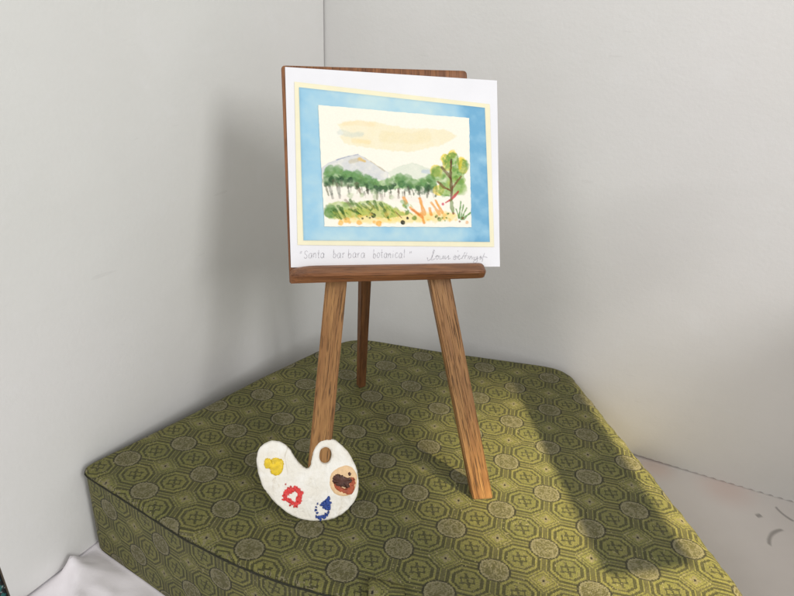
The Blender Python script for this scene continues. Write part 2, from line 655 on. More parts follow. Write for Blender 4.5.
for i in range(len(OUT)):
    a, b = OUT[i], OUT[(i + 1) % len(OUT)]
    n = max(2, int(math.hypot(b[0] - a[0], b[1] - a[1]) / .0035))
    for s in range(n):
        t = s / n
        dens.append((a[0] + (b[0] - a[0]) * t, a[1] + (b[1] - a[1]) * t))
        rads.append(RAD[a[2]] * (1 - t) + RAD[b[2]] * t)
P = np.array(dens)
RR = np.array(rads)
for _ in range(3):
    P = .25 * np.roll(P, 1, 0) + .5 * P + .25 * np.roll(P, -1, 0)
for _ in range(8):
    RR = .25 * np.roll(RR, 1) + .5 * RR + .25 * np.roll(RR, -1)
T = np.roll(P, -1, 0) - np.roll(P, 1, 0)
T /= np.linalg.norm(T, axis=1)[:, None]
area2 = np.sum(P[:, 0] * np.roll(P[:, 1], -1) - np.roll(P[:, 0], -1) * P[:, 1])
NI = np.stack([-T[:, 1], T[:, 0]], 1) * (1 if area2 > 0 else -1)       # inward normals
arc = np.concatenate([[0], np.cumsum(np.linalg.norm(np.roll(P, -1, 0) - P, axis=1))])
NP_ = len(P)
LO = np.array((.0152, .2590))
LM = np.linalg.inv(np.array(((.02312, .00415), (-.00513, .01942))))


def lattice(x, y):
    q = LM @ (np.array((x, y)) - LO)
    return float(q[0]), float(q[1])


box = empty('fabric_box', (0, .30, 0))
tag(box, 'low box covered in green brocade with gold medallions, standing on the table', 'box')
B0 = np.array((0, .30, 0))


def ring_mesh(name, rings, cap, uvs, wear=None, cap_bottom=False):
    v = [tuple(np.array(p) - B0) for r in rings for p in r]
    f, fu = [], []
    for k in range(len(rings) - 1):
        for i in range(NP_):
            j = (i + 1) % NP_
            f.append((k * NP_ + i, k * NP_ + j, (k + 1) * NP_ + j, (k + 1) * NP_ + i))
            fu.append((uvs[k][i], uvs[k][i + 1], uvs[k + 1][i + 1], uvs[k + 1][i]))
    if cap:
        k = len(rings) - 1
        f.append(tuple(k * NP_ + i for i in range(NP_)))
        fu.append(tuple(uvs[k][i] for i in range(NP_)))
    me = bpy.data.meshes.new(name)
    me.from_pydata(v, [], f)
    uvl = me.uv_layers.new(name='lattice')
    li = 0
    for q in fu:
        for t in q:
            uvl.data[li].uv = t
            li += 1
    if wear is not None:
        at = me.attributes.new('wear', 'FLOAT', 'POINT')
        at.data.foreach_set('value', [w for r in wear for w in r])
    for p in me.polygons:
        p.use_smooth = len(p.vertices) == 4
    me.update()
    bm = bmesh.new()
    bm.from_mesh(me)
    bmesh.ops.recalc_face_normals(bm, faces=bm.faces)
    bm.to_mesh(me)
    bm.free()
    return me


# lid: rounded, slightly padded sheet
rings, uvs, wear = [], [], []
prof = [0, 15, 30, 45, 60, 75, 90]
for a in prof:
    th = math.radians(a)
    r, uu, ww = [], [], []
    for i in range(NP_):
        ins = RR[i] * (1 - math.cos(th))
        z = ZL - RR[i] * (1 - math.sin(th))
        p = P[i] + NI[i] * ins
        pucker = (0.0005 * math.sin(arc[i] * 420) +   .0004 * math.sin(arc[i] * 173 + a * .03) + .0005 * math.sin(arc[i] * 610 + a * .05)) * (1 - a / 90) * (1 if RR[i] > .009 else .15)
        r.append((p[0] + NI[i][0] * pucker, p[1] + NI[i][1] * pucker, z))
        un = P[i] + NI[i] * (RR[i] * 1.0 - RR[i] * (1 - th / (math.pi / 2)) * 1.3)
        uu.append(lattice(*un))
        ww.append(.9 if RR[i] < .0055 and a < 50 else .2)
    uu.append(uu[0])
    rings.append(r)
    uvs.append(uu)
    wear.append(ww)
# a skirt below
r, uu, ww = [], [], []
for i in range(NP_):
    p = P[i] + NI[i] * .0022
    r.append((p[0], p[1], ZL - RR[i] - .0006))
    uu.append(uvs[0][i])
    ww.append(.4)
uu.append(uu[0])
rings.insert(0, r); uvs.insert(0, uu); wear.insert(0, ww)
lid = link('lid', ring_mesh('lid', rings, True, uvs, wear), M_bro, box)

# body
rings, uvs, wear = [], [], []
for fz in (0, .03, .2, .5, .8, 1):
    r, uu, ww = [], [], []
    for i in range(NP_):
        top = ZL - RR[i] - .0010
        z = .0004 + (top - .0004) * fz
        out = .0022 * (1 - fz) - .0006 - (.0008 if fz == 0 else 0)
        if P[i][0] > .09 and P[i][1] > .38:
            out = min(out, -.001)
        p = P[i] - NI[i] * out
        r.append((p[0], p[1], z))
        uu.append((arc[i] / .0213 + .3, z / .0213))
        ww.append(.3 if fz == 1 else 0)
    uu.append((arc[NP_] / .0213 + .3, uu[-1][1]))
    rings.append(r); uvs.append(uu); wear.append(ww)
link('body', ring_mesh('body', rings, False, uvs, wear), M_bro, box)


def tube(pts, rad, closed=False, n=8):
    pts = [Vector(p) for p in pts]
    v, f = [], []
    N = len(pts)
    for i, p in enumerate(pts):
        a = pts[(i - 1) % N] if closed or i > 0 else p
        b = pts[(i + 1) % N] if closed or i < N - 1 else p
        t = (b - a).normalized()
        s = t.cross(Vector((0, 0, 1)))
        s = s.normalized() if s.length > 1e-4 else Vector((1, 0, 0))
        w = s.cross(t)
        for k in range(n):
            q = 2 * math.pi * k / n
            v.append(p + (s * math.cos(q) + w * math.sin(q)) * (rad[i] if isinstance(rad, list) else rad))
    for i in range(N if closed else N - 1):
        j = (i + 1) % N
        for k in range(n):
            f.append((i * n + k, i * n + (k + 1) % n, j * n + (k + 1) % n, j * n + k))
    return v, f


v, f = tube([Vector((P[i][0] - NI[i][0] * -.0002, P[i][1] + NI[i][1] * .0002, ZL - RR[i] - .0007)) - Vector(B0) for i in range(NP_)], .00075, True)
link('seam_cord', mesh('seam_cord', v, f, True), M_seam_shade, box)  # dark tube added to stand for the shaded gap under the lid

# folded ribbon tab at the front edge of the lid
tv, tf, tu = [], [], []
tp = [(.1995, .0006), (.1975, .0024), (.1945, .0034), (.1905, .0030), (.1870, .0004), (.1850, -.0045), (.1846, -.012)]
tp = [(a - .0005, b) for a, b in tp]
for k, (yy, zz) in enumerate(tp):
    for i in range(7):
        t = i / 6
        tv.append((-.0075 + .0165 * t + .0010 * k * .3 - 0, yy + (t - .5) * -.0035 - .30, ZL + zz + .0006 * math.sin(t * 3.1)))
for k in range(len(tp) - 1):
    for i in range(6):
        tf.append((k * 7 + i, k * 7 + i + 1, (k + 1) * 7 + i + 1, (k + 1) * 7 + i))
me = mesh('pull_tab', tv, tf, True)
uvl = me.uv_layers.new(name='lattice')
for l in me.loops:
    c = me.vertices[l.vertex_index].co
    uvl.data[l.index].uv = (c.x / .024 + .2, c.y / .02 + .4)
o = link('pull_tab', me, M_bro, lid)
sm = o.modifiers.new('thickness', 'SOLIDIFY')
sm.thickness = .0008
o['label'] = 'folded fabric tab at the front edge of the lid'

# ------------------------------------------------------------------ easel
EO = Vector((.0058, .2483, ZL))
EX = Vector((.98809, .15400, 0))
BK = Vector((-.15400, .98809, 0))


def tilt(deg):
    t = math.radians(deg)
    v = Vector((0, 0, 1)) * math.cos(t) + BK * math.sin(t)
    return v, v.cross(EX)              # up the slope, and the way to the back is -normal


VV, _ = tilt(24)
NB = (-EX.cross(VV)).normalized()
if NB.y < 0:
    NB = -NB                            # towards the back


def place(o, origin, X, Y, Z, root):
    o.parent = root
    Mx = Matrix(((X.x, Y.x, Z.x, origin.x), (X.y, Y.y, Z.y, origin.y), (X.z, Y.z, Z.z, origin.z), (0, 0, 0, 1)))
    o.matrix_basis = Matrix.Translation(-root.location) @ Mx


def on(u, v, off=0.0):
    """point of the easel plane; off is towards the viewer"""
    return EO + EX * u + VV * v - NB * off


easel = empty('display_easel', EO)
tag(easel, 'small three legged wooden easel with dark board and ledge standing on the box', 'easel')


def leg(bl, br, tl, tr, thick, mat):
    """front leg from its four traced corners (u, v) in the easel plane"""
    bc = (np.array(bl) + br) / 2
    tc = (np.array(tl) + tr) / 2
    ax = (tc - bc)
    L = np.linalg.norm(ax)
    ax = ax / L
    sx = np.array((ax[1], -ax[0]))
    wb = abs((np.array(br) - bl) @ sx) / 2
    wt = abs((np.array(tr) - tl) @ sx) / 2
    Z = EX * ax[0] + VV * ax[1]
    X = EX * sx[0] + VV * sx[1]
    # foot is cut level with the lid: shear the end
    sh = ax[0] / ax[1]
    slope = math.tan(math.radians(24))
    v, n = [], 14
    for k in range(n + 1):
        t = k / n
        w = wb + (wt - wb) * t
        z = L * t
        for (x, y) in ((-w, 0), (w, 0), (w, thick), (-w, thick)):
            zz = z + (1 - t) * (x * sh - 0 * y - (y * slope if t == 0 else 0))
            zz = z + ((x * -sx[1] / ax[1]) - y * slope * 0 if k == 0 else 0)
            if k == 0:
                zz += y * slope * 0
            v.append((x, y, zz))
    f = []
    for k in range(n):
        for i in range(4):
            j = (i + 1) % 4
            f.append((k * 4 + i, k * 4 + j, (k + 1) * 4 + j, (k + 1) * 4 + i))
    f += [(3, 2, 1, 0), (n * 4, n * 4 + 1, n * 4 + 2, n * 4 + 3)]
    me = mesh('leg', v, f)
    bm = bmesh.new()
    bm.from_mesh(me)
    bmesh.ops.recalc_face_normals(bm, faces=bm.faces)
    ed = [e for e in bm.edges if len(e.link_faces) == 2 and e.calc_face_angle(0) > .8]
    bmesh.ops.bevel(bm, geom=ed, offset=.0006, segments=2, affect='EDGES')
    bm.to_mesh(me)
    bm.free()
    o = link('leg', me, mat)
    place(o, EO + EX * bc[0] + VV * bc[1] + Z * 0, X, NB, Z, easel)
    return o


# front legs run on up behind the board
def ext(b, t, k):
    return (t[0] + (t[0] - b[0]) * k, t[1] + (t[1] - b[1]) * k)


def foot_lift(pt, thick=.0065):
    return pt


l1b, l1c, l1t, l1u = (-.0503, .0002), (-.0388, .0002), (-.0360, .1214), (-.0250, .1212)
leg(l1b, l1c, ext(l1b, l1t, .55), ext(l1c, l1u, .55), .0062, M_leg)
l2b, l2c, l2t, l2u = (.0418, -.0002), (.0528, .0006), (.0188, .1214), (.0306, .1211)
leg(l2b, l2c, ext(l2b, l2t, .45), ext(l2c, l2u, .45), .0068, M_leg)

# rear leg, hinged behind the board, its foot near the back of the lid
ft = Vector((-.0222, .3580, ZL))
tp_ = on(-.0115, .1850, -.0095)
Z = (tp_ - ft).normalized()
X = (EX * .93 + BK * .37)
X = (X - Z * X.dot(Z)).normalized()
Y = Z.cross(X)
Ln = (tp_ - ft).length
v, f = [], []
for k in range(9):
    t = k / 8
    w, d = .0024 + .0017 * t, .0027
    for (x, y) in ((-w, -d), (w, -d), (w, d), (-w, d)):
        v.append((x, y, Ln * t + (0.0012 if k == 0 and y < 0 else 0)))
for k in range(8):
    for i in range(4):
        j = (i + 1) % 4
        f.append((k * 4 + i, k * 4 + j, (k + 1) * 4 + j, (k + 1) * 4 + i))
f += [(3, 2, 1, 0), (32, 33, 34, 35)]
me = mesh('leg', v, f)
bm = bmesh.new()
bm.from_mesh(me)
bmesh.ops.recalc_face_normals(bm, faces=bm.faces)
bmesh.ops.bevel(bm, geom=[e for e in bm.edges if e.calc_face_angle(0) > .8], offset=.0005, segments=2, affect='EDGES')
bm.to_mesh(me)
bm.free()
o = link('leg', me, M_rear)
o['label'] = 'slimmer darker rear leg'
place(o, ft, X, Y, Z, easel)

# board
bo = corner_round([(-.05456, .1216), (.04257, .1236), (.03935, .2302), (-.05603, .23035)], [0, 0, .0022, .0022])
o = link('board', plate('board', bo, .0046, .0006), M_dark)
place(o, EO - NB * .0048, EX, NB, VV, easel)

# ledge: bar with chamfered, rounded front
X0_, X1_ = -.0541, .0462
Ll = X1_ - X0_
sec = [(0, -.0046), (0, .0045), (.0034, .0048), (.0060, .0040), (.0112, .0008), (.0113, -.0002), (.0066, -.0046)]   # (towards the viewer, up)
v, f = [], []
NS = 30
for k in range(NS + 1):
    t = k / NS
    s = X0_ + Ll * (.5 - .5 * math.cos(math.pi * t))
    eL, eR = s - X0_, X1_ - s
    def rnd(e, r):
        return 1.0 if e >= r else math.sqrt(max(0, 1 - ((r - e) / r) ** 2))
    sc = (.62 + .38 * rnd(eL, .012)) * (.70 + .30 * rnd(eR, .006))
    hs = (.45 + .55 * rnd(eL, .014)) if True else 1
    hr = (.80 + .20 * rnd(eR, .003))
    for (d, h_) in sec:
        hh = h_ * hr * (.9 - .24 * t) if h_ < 0 else h_ * hr * hs + (hs - 1) * .0006
        v.append((hh, -d * sc, s))
    ns = len(sec)
for k in range(NS):
    for i in range(ns):
        j = (i + 1) % ns
        f.append((k * ns + i, k * ns + j, (k + 1) * ns + j, (k + 1) * ns + i))
f += [tuple(range(ns)), tuple(NS * ns + i for i in reversed(range(ns)))]
me = mesh('ledge', v, f)
bm = bmesh.new()
bm.from_mesh(me)
bmesh.ops.recalc_face_normals(bm, faces=bm.faces)
ed = [e for e in bm.edges if len(e.link_faces) == 2 and e.calc_face_angle(0) > .5]
bmesh.ops.bevel(bm, geom=ed, offset=.0004, segments=2, affect='EDGES')
bm.to_mesh(me)
bm.free()
o = link('ledge', me, M_dark)
# local x = up the board, local z = along the ledge, local y = towards the back
place(o, EO + VV * .1252 - NB * .0050, VV, NB, EX, easel)

# ------------------------------------------------------------------ the card with its painting
card = empty('art_card', on(0, .128, .0056))
tag(card, 'white card with a small watercolour landscape in a blue mat resting on the easel ledge', 'card')


def sheet(name, quad, off, mat, thick=.0003, label=None):
    o = link(name, plate(name, quad, thick, .00005, res=0), mat)
    for p in o.data.polygons:
        p.use_smooth = False
    place(o, EO - NB * (off), EX, NB, VV, card)
    if label:
        o['label'] = label
    return o


sheet('card_sheet', [(-.05361, .1292), (.05604, .12783), (.05521, .22528), (-.05406, .22927)], .0056, M_card, .0005)
sheet('cream_mat', [(-.0500, .14055), (.05283, .13831), (.0511, .21287), (-.0496, .22201)], .0060, M_cream, .0003, 'pale cream border paper')

# --- watercolour: pigment laid down stroke by stroke into vertex pigment values
CW, CH = 706, 596


def smooth_noise(w, h, cell, seed, octaves=3):
    r = np.random.default_rng(seed)
    out = np.zeros((h, w))
    amp = 1
    tot = 0
    for o_ in range(octaves):
        c = max(2, cell / 2 ** o_)
        gw, gh = int(w / c) + 3, int(h / c) + 3
        gr = r.random((gh, gw))
        X_ = np.linspace(0, gw - 2.001, w)
        Y_ = np.linspace(0, gh - 2.001, h)
        xi, yi = X_.astype(int), Y_.astype(int)
        xf, yf = X_ - xi, Y_ - yi
        xf = xf * xf * (3 - 2 * xf)
        yf = yf * yf * (3 - 2 * yf)
        a = gr[yi][:, xi] * (1 - xf) + gr[yi][:, xi + 1] * xf
        b = gr[yi + 1][:, xi] * (1 - xf) + gr[yi + 1][:, xi + 1] * xf
        out += amp * (a * (1 - yf)[:, None] + b * yf[:, None])
        tot += amp
        amp *= .55
    return out / tot


GY, GX = np.mgrid[0:CH, 0:CW].astype(float)
N1, N2, N3 = smooth_noise(CW, CH, 34, 1), smooth_noise(CW, CH, 12, 2), smooth_noise(CW, CH, 70, 3)


def srgb(c):
    c = np.array(c, float) / 255
    return np.where(c <= .04045, c / 12.92, ((c + .055) / 1.055) ** 2.4)


cv = np.ones((CH, CW, 3)) * srgb((253, 249, 234))


def wet(d, col, a, soft, edge, gran, sl=(slice(None), slice(None))):
    dd = d + (N2[sl] - .5) * soft * 1.1 + (N1[sl] - .5) * soft * 1.2
    m = np.clip(.5 - dd / soft, 0, 1)
    al = m * a * (1 - gran + gran * 2 * N1[sl]) * (1 + edge * np.exp(-(dd / 3.5) ** 2))
    al = np.clip(al, 0, 1)[..., None]
    k_ = srgb(col) / srgb((253, 249, 234))
    cv[sl] = cv[sl] * (1 - al) + (.45 * cv[sl] * k_ + .55 * srgb(col)) * al


def stroke(pts, w, col, a=.75, soft=4, edge=.25, gran=.35):
    if not isinstance(w, (list, tuple)):
        w = [w] * len(pts)
    pad = max(w) + soft * 2.5 + 8
    x0, x1 = int(max(0, min(p[0] for p in pts) - pad)), int(min(CW, max(p[0] for p in pts) + pad))
    y0, y1 = int(max(0, min(p[1] for p in pts) - pad)), int(min(CH, max(p[1] for p in pts) + pad))
    sl = (slice(y0, y1), slice(x0, x1))
    gx, gy = GX[sl], GY[sl]
    d = np.full(gx.shape, 1e3)
    if len(pts) == 1:
        d = np.hypot(gx - pts[0][0], gy - pts[0][1]) - w[0]
    for (p, q, wa, wb) in zip(pts[:-1], pts[1:], w[:-1], w[1:]):
        vx, vy = q[0] - p[0], q[1] - p[1]
        t = np.clip(((gx - p[0]) * vx + (gy - p[1]) * vy) / (vx * vx + vy * vy + 1e-9), 0, 1)
        d = np.minimum(d, np.hypot(gx - p[0] - t * vx, gy - p[1] - t * vy) - (wa + (wb - wa) * t))
    wet(d, col, a, soft, edge, gran, sl)


def shape(poly, col, a=.6, soft=6, edge=.3, gran=.4):
    inside = np.zeros((CH, CW), bool)
    d = np.full((CH, CW), 1e3)
    n = len(poly)
    for i in range(n):
        (x0, y0), (x1, y1) = poly[i], poly[(i + 1) % n]
        cond = ((y0 > GY) != (y1 > GY)) & (GX < (x1 - x0) * (GY - y0) / (y1 - y0 + 1e-9) + x0)
        inside ^= cond
        vx, vy = x1 - x0, y1 - y0
        t = np.clip(((GX - x0) * vx + (GY - y0) * vy) / (vx * vx + vy * vy + 1e-9), 0, 1)
        d = np.minimum(d, np.hypot(GX - x0 - t * vx, GY - y0 - t * vy))
    wet(np.where(inside, -d, d), col, a, soft, edge, gran)


# sky washes
shape([(95, 105), (150, 92), (260, 95), (400, 125), (560, 130), (625, 160), (560, 195), (400, 228), (250, 212), (130, 190), (100, 160), (128, 145)], (249, 239, 206), .9, 9, .5, .3)
stroke([(120, 102), (180, 98), (250, 108)], 9, (251, 232, 190), .55, 10)
stroke([(165, 176), (230, 184)], 9, (251, 230, 176), .55, 10)
stroke([(105, 140), (150, 152), (200, 150)], 10, (222, 228, 218), .7, 10)
stroke([(300, 160), (420, 170), (480, 160)], 24, (247, 235, 196), .6, 14)
# hills
shape([(20, 300), (60, 272), (110, 254), (150, 246), (185, 238), (212, 252), (262, 285), (316, 320), (312, 352), (230, 350), (120, 330), (30, 335)], (219, 220, 219), .8, 5, .7, .7)
shape([(318, 318), (360, 292), (420, 276), (470, 290), (520, 312), (520, 345), (330, 350)], (226, 232, 214), .8, 6, .5, .5)
stroke([(470, 312), (515, 318)], 8, (196, 208, 224), .6, 6)
stroke([(190, 258), (212, 268)], [9, 7], (240, 205, 130), .8, 6)
stroke([(150, 270), (178, 262)], 9, (218, 205, 170), .6, 8)
stroke([(90, 262), (140, 246), (182, 238)], 1.6, (120, 135, 175), .6, 3)
stroke([(212, 252), (250, 276), (300, 312)], 2, (205, 190, 150), .6, 3)
# row of trees
shape([(36, 320), (60, 298), (96, 292), (120, 312), (160, 312), (200, 330), (240, 346), (280, 356), (320, 346), (352, 326), (384, 330), (420, 350), (460, 346), (500, 328), (528, 350), (532, 388), (480, 384), (420, 388), (360, 392), (300, 392), (240, 388), (160, 378), (90, 376), (40, 380)], (176, 204, 150), .85, 8, .35, .6)
for x, y, r in ((62, 312, 26), (98, 306, 20), (136, 330, 26), (178, 332, 26), (222, 350, 26), (256, 366, 22), (366, 344, 22), (396, 352, 24), (430, 372, 22), (470, 362, 18), (500, 345, 18), (322, 362, 18), (515, 372, 16)):
    stroke([(x, y)], [r], (128, 172, 112), .8, 9, .3, .6)
for x, y, r in ((55, 352, 22), (84, 350, 18), (118, 352, 22), (160, 356, 20), (196, 366, 20), (238, 376, 18), (276, 386, 14), (376, 372, 18), (410, 382, 14), (452, 388, 14), (490, 386, 16), (520, 392, 12)):
    stroke([(x, y)], [r], (84, 134, 84), .75, 9, .3, .6)
for x, y, r in ((70, 348, 12), (112, 344, 11), (150, 350, 13), (282, 388, 12), (304, 388, 11), (330, 382, 13), (344, 374, 8), (446, 386, 7), (488, 392, 9), (46, 372, 10), (262, 380, 9)):
    stroke([(x, y)], [r], (38, 78, 58), .75, 6, .3, .5)
for p, q, w, c in (((60, 372), (76, 432), 6, (52, 62, 52)), ((98, 372), (106, 430), 7, (44, 54, 46)), ((46, 380), (58, 420), 4, (110, 110, 80)), ((138, 372), (146, 412), 5, (96, 104, 80)), ((178, 368), (196, 412), 8, (118, 92, 70)), ((220, 370), (224, 408), 6, (92, 74, 62)),
                   ((268, 396), (268, 434), 4, (140, 128, 108)), ((300, 398), (300, 426), 3, (120, 110, 100)), ((326, 398), (328, 424), 3, (110, 104, 90)), ((360, 390), (362, 430), 6, (126, 110, 96)), ((404, 384), (412, 414), 6, (104, 96, 82)), ((424, 398), (428, 420), 3, (130, 120, 104)),
                   ((450, 386), (452, 416), 6, (112, 106, 92)), ((494, 380), (487, 428), 6, (98, 100, 80)), ((528, 404), (526, 424), 3, (160, 140, 110))):
    stroke([p, q], [w, w * .6], c, .68, 5, .2, .6)
# many small leaf touches over the tree row
rp = random.Random(3)
def top_y(x):
    return float(np.interp(x, (40, 60, 96, 140, 200, 250, 290, 330, 360, 400, 450, 500, 530), (325, 305, 300, 318, 335, 352, 362, 350, 335, 345, 356, 338, 360)))
for _ in range(150):
    x = rp.uniform(40, 530)
    f_ = rp.random()
    y = top_y(x) + f_ * 58
    c_ = ((150, 186, 120), (120, 164, 96), (88, 134, 82), (62, 104, 66))[min(3, int(f_ * 3 + rp.random() * 1.3))]
    stroke([(x, y), (x + rp.uniform(-8, 8), y + rp.uniform(-4, 8))], rp.uniform(3, 8), c_, rp.uniform(.3, .6), 5, .5, .6)
for _ in range(36):
    x = rp.uniform(45, 520)
    y = top_y(x) + rp.uniform(48, 66)
    stroke([(x, y), (x + rp.uniform(-3, 5), y + rp.uniform(12, 34))], [rp.uniform(2, 4), 1.5], rp.choice(((88, 84, 66), (70, 78, 60), (128, 104, 84))), rp.uniform(.3, .55), 4, .3, .6)
# meadow
stroke([(60, 436), (200, 426), (340, 432), (470, 440)], 12, (250, 240, 228), .6, 10)
for x, y, r in ((150, 420, 12), (260, 424, 14), (200, 416, 10), (330, 428, 10), (250, 404, 10)):
    stroke([(x, y)], [r], (188, 206, 160), .6, 8, .3, .6)
shape([(70, 500), (180, 470), (300, 470), (430, 500), (560, 490), (640, 505), (600, 532), (470, 540), (300, 545), (110, 540)], (252, 228, 140), .75, 12, .2, .35)
shape([(38, 500), (60, 456), (110, 446), (160, 455), (230, 440), (290, 446), (350, 478), (396, 505), (330, 522), (220, 512), (130, 520), (60, 522)], (172, 196, 92), .75, 8, .3, .5)
stroke([(66, 490)], [28], (96, 150, 84), .8, 8, .3, .5)
stroke([(130, 462), (160, 452)], 10, (130, 168, 92), .6, 8)
for p, q, w in (((112, 478), (132, 526), 8), ((84, 486), (112, 524), 8), ((100, 468), (122, 500), 6), ((146, 482), (198, 504), 5), ((176, 458), (200, 478), 6), ((206, 462), (238, 486), 6), ((226, 448), (256, 476), 7), ((256, 448), (272, 486), 7), ((282, 456), (306, 490), 7), ((300, 486), (320, 528), 7), ((250, 470), (236, 496), 4), ((150, 440), (166, 462), 5)):
    stroke([p, q], [w, w * .45], (78, 118, 44), .75, 4, .3, .5)
stroke([(130, 440), (150, 462), (156, 474)], [5, 5, 3], (150, 130, 110), .5, 5)
stroke([(172, 484), (196, 504)], [5, 2], (60, 90, 36), .7, 3)
for x, y, r, c in ((190, 541, 11, (250, 190, 92)), (276, 545, 12, (250, 186, 84)), (254, 538, 6, (250, 196, 110)), (110, 542, 12, (250, 200, 110)), (136, 530, 12, (250, 196, 98)), (150, 540, 6, (248, 200, 120)), (668, 540, 6, (240, 190, 140))):
    stroke([(x, y)], [r], c, .85, 5)
for x, y, r in ((252, 510, 10), (204, 522, 5), (222, 513, 4), (380, 539, 10), (401, 521, 6), (236, 519, 4), (244, 500, 5)):
    stroke([(x, y)], [r], (34, 40, 34), .9, 4, .2, .3)
stroke([(346, 492), (376, 520)], [3, 2], (150, 100, 70), .7, 3)
for _ in range(70):
    x, y = rp.uniform(60, 420), rp.uniform(455, 512)
    L_ = rp.uniform(10, 26)
    stroke([(x, y), (x + L_ * .7, y + L_ * .7)], [rp.uniform(2, 5), 1.5], rp.choice(((150, 184, 84), (124, 164, 74), (188, 200, 96), (96, 140, 62), (214, 206, 110))), rp.uniform(.4, .7), 4, .4, .5)
for _ in range(26):
    x, y = rp.uniform(120, 620), rp.uniform(500, 532)
    stroke([(x, y), (x + rp.uniform(-10, 14), y + rp.uniform(-4, 4))], rp.uniform(2, 6), rp.choice(((250, 214, 110), (246, 226, 140), (232, 200, 96), (248, 196, 104))), .5, 5, .4, .5)
# orange stalks
for p, q, w in (((412, 474), (468, 518), 7), ((455, 434), (476, 502), 8), ((500, 478), (506, 506), 7), ((508, 452), (544, 504), 5), ((526, 442), (556, 496), 6), ((384, 430), (394, 452), 8), ((462, 500), (474, 540), 6)):
    stroke([p, q], [w * .8, w], (244, 174, 92), .85, 5, .35, .4)
stroke([(420, 482), (456, 508)], [3, 3], (224, 120, 44), .6, 3)
stroke([(378, 446), (400, 462)], 8, (150, 190, 130), .7, 6)
for x, y, r in ((544, 526, 9), (576, 520, 5), (530, 512, 5), (580, 502, 5), (432, 520, 11), (400, 496, 10), (556, 520, 4), (568, 532, 4)):
    stroke([(x, y)], [r], (110, 150, 60), .75, 5)
for x, y, r in ((540, 522, 4), (574, 518, 3), (526, 516, 3), (584, 500, 3)):
    stroke([(x, y)], [r], (60, 70, 50), .7, 3)
# the tree on the right
for x, y, r in ((570, 258, 22), (578, 290, 20), (642, 272, 22), (648, 306, 20), (528, 312, 26), (540, 398, 24), (600, 240, 20)):
    stroke([(x, y)], [r], (250, 226, 104), .85, 6)
for x, y, r in ((600, 262, 30), (652, 286, 24), (538, 322, 32), (566, 352, 30), (594, 320, 32), (614, 376, 42), (570, 396, 30), (638, 388, 30), (622, 336, 34)):
    stroke([(x, y)], [r], (164, 196, 112), .7, 10, .35, .6)
for x, y, r in ((592, 266, 16), (528, 322, 18), (556, 376, 14), (656, 284, 11), (604, 246, 12), (612, 300, 14), (640, 360, 14)):
    stroke([(x, y)], [r], (112, 164, 72), .65, 8, .3, .5)
for _ in range(46):
    a_, r_2 = rp.uniform(0, 6.28), rp.random() ** .5
    x, y = 592 + 66 * r_2 * math.cos(a_), 336 + 88 * r_2 * math.sin(a_)
    stroke([(x, y), (x + rp.uniform(-6, 6), y + rp.uniform(-10, 10))], rp.uniform(3, 8), rp.choice(((150, 190, 98), (118, 170, 78), (176, 204, 112), (206, 214, 110), (134, 178, 104))), rp.uniform(.35, .65), 5, .6, .5)
for arc_ in ([(572, 300), (570, 262), (584, 238), (606, 232), (624, 246), (630, 280)], [(626, 320), (632, 280), (648, 262), (666, 272), (668, 300), (654, 326)], [(560, 300), (536, 294), (514, 306), (510, 330), (524, 356), (548, 366)], [(528, 372), (534, 400), (560, 420), (588, 422)]):
    stroke(arc_, 4, (104, 158, 70), .5, 5, .4, .5)
stroke([(640, 262), (636, 300)], [7, 6], (246, 222, 76), .8, 5)
stroke([(596, 262), (594, 330), (598, 400), (596, 440)], [5, 5, 6, 5], (122, 78, 56), .8, 4)
stroke([(554, 296), (576, 322), (596, 348)], [5, 5, 4], (128, 70, 58), .8, 4)
stroke([(536, 360), (560, 382), (594, 400)], [4, 5, 4], (150, 92, 60), .75, 4)
stroke([(642, 336), (612, 372), (600, 390)], [3, 4, 4], (150, 84, 60), .75, 4)
stroke([(628, 404), (600, 436), (572, 452)], [5, 5, 4], (206, 70, 74), .85, 4)
stroke([(558, 458)], [6], (226, 110, 124), .85, 4)
stroke([(596, 440), (600, 478), (604, 492)], [6, 9, 6], (132, 156, 92), .8, 5)
for p, q in (((640, 448), (632, 520)), ((666, 476), (642, 524)), ((618, 480), (632, 518)), ((684, 496), (652, 524)), ((652, 462), (640, 516))):
    stroke([p, q], [2.5, 5], (110, 158, 84), .85, 4)
for x, y in ((634, 536), (606, 500), (648, 520)):
    stroke([(x, y)], [5], (150, 96, 66), .75, 4)
cv *= (1 - .05 * (smooth_noise(CW, CH, 4, 9, 1)[..., None] - .5))
PAINT = np.clip(cv, 0, 1)

# blue wash of the mat (in the frame of the mat)
cv = np.ones((CH, CW, 3))
n5, n6 = smooth_noise(CW, CH, 46, 21, 4), smooth_noise(CW, CH, 140, 22, 3)
k = np.clip(.35 + .3 * (n6 - .5) + .45 * (n5 - .5) + .55 * np.clip((GX - 590) / 60, 0, 1) * (.5 + n5) - .25 * np.clip((100 - GY) / 60, 0, 1) * np.clip((GX - 150) / 80, 0, 1) * np.clip((560 - GX) / 30, 0, 1) + .16 * np.clip((90 - GX) / 80, 0, 1) - .12 * np.clip((GY - 500) / 60, 0, 1), 0, 1)
ca, cb, cc = srgb((200, 228, 232)), srgb((160, 207, 231)), srgb((118, 178, 214))
kk = k[..., None]
BLUE = np.where(kk < .45, ca + (cb - ca) * (kk / .45), cb + (cc - cb) * ((kk - .45) / .55))
edge = np.minimum(np.minimum(GX, CW - GX), np.minimum(GY, CH - GY))
BLUE = BLUE * (1 - .12 * np.exp(-(edge / 5.) ** 2))[..., None]


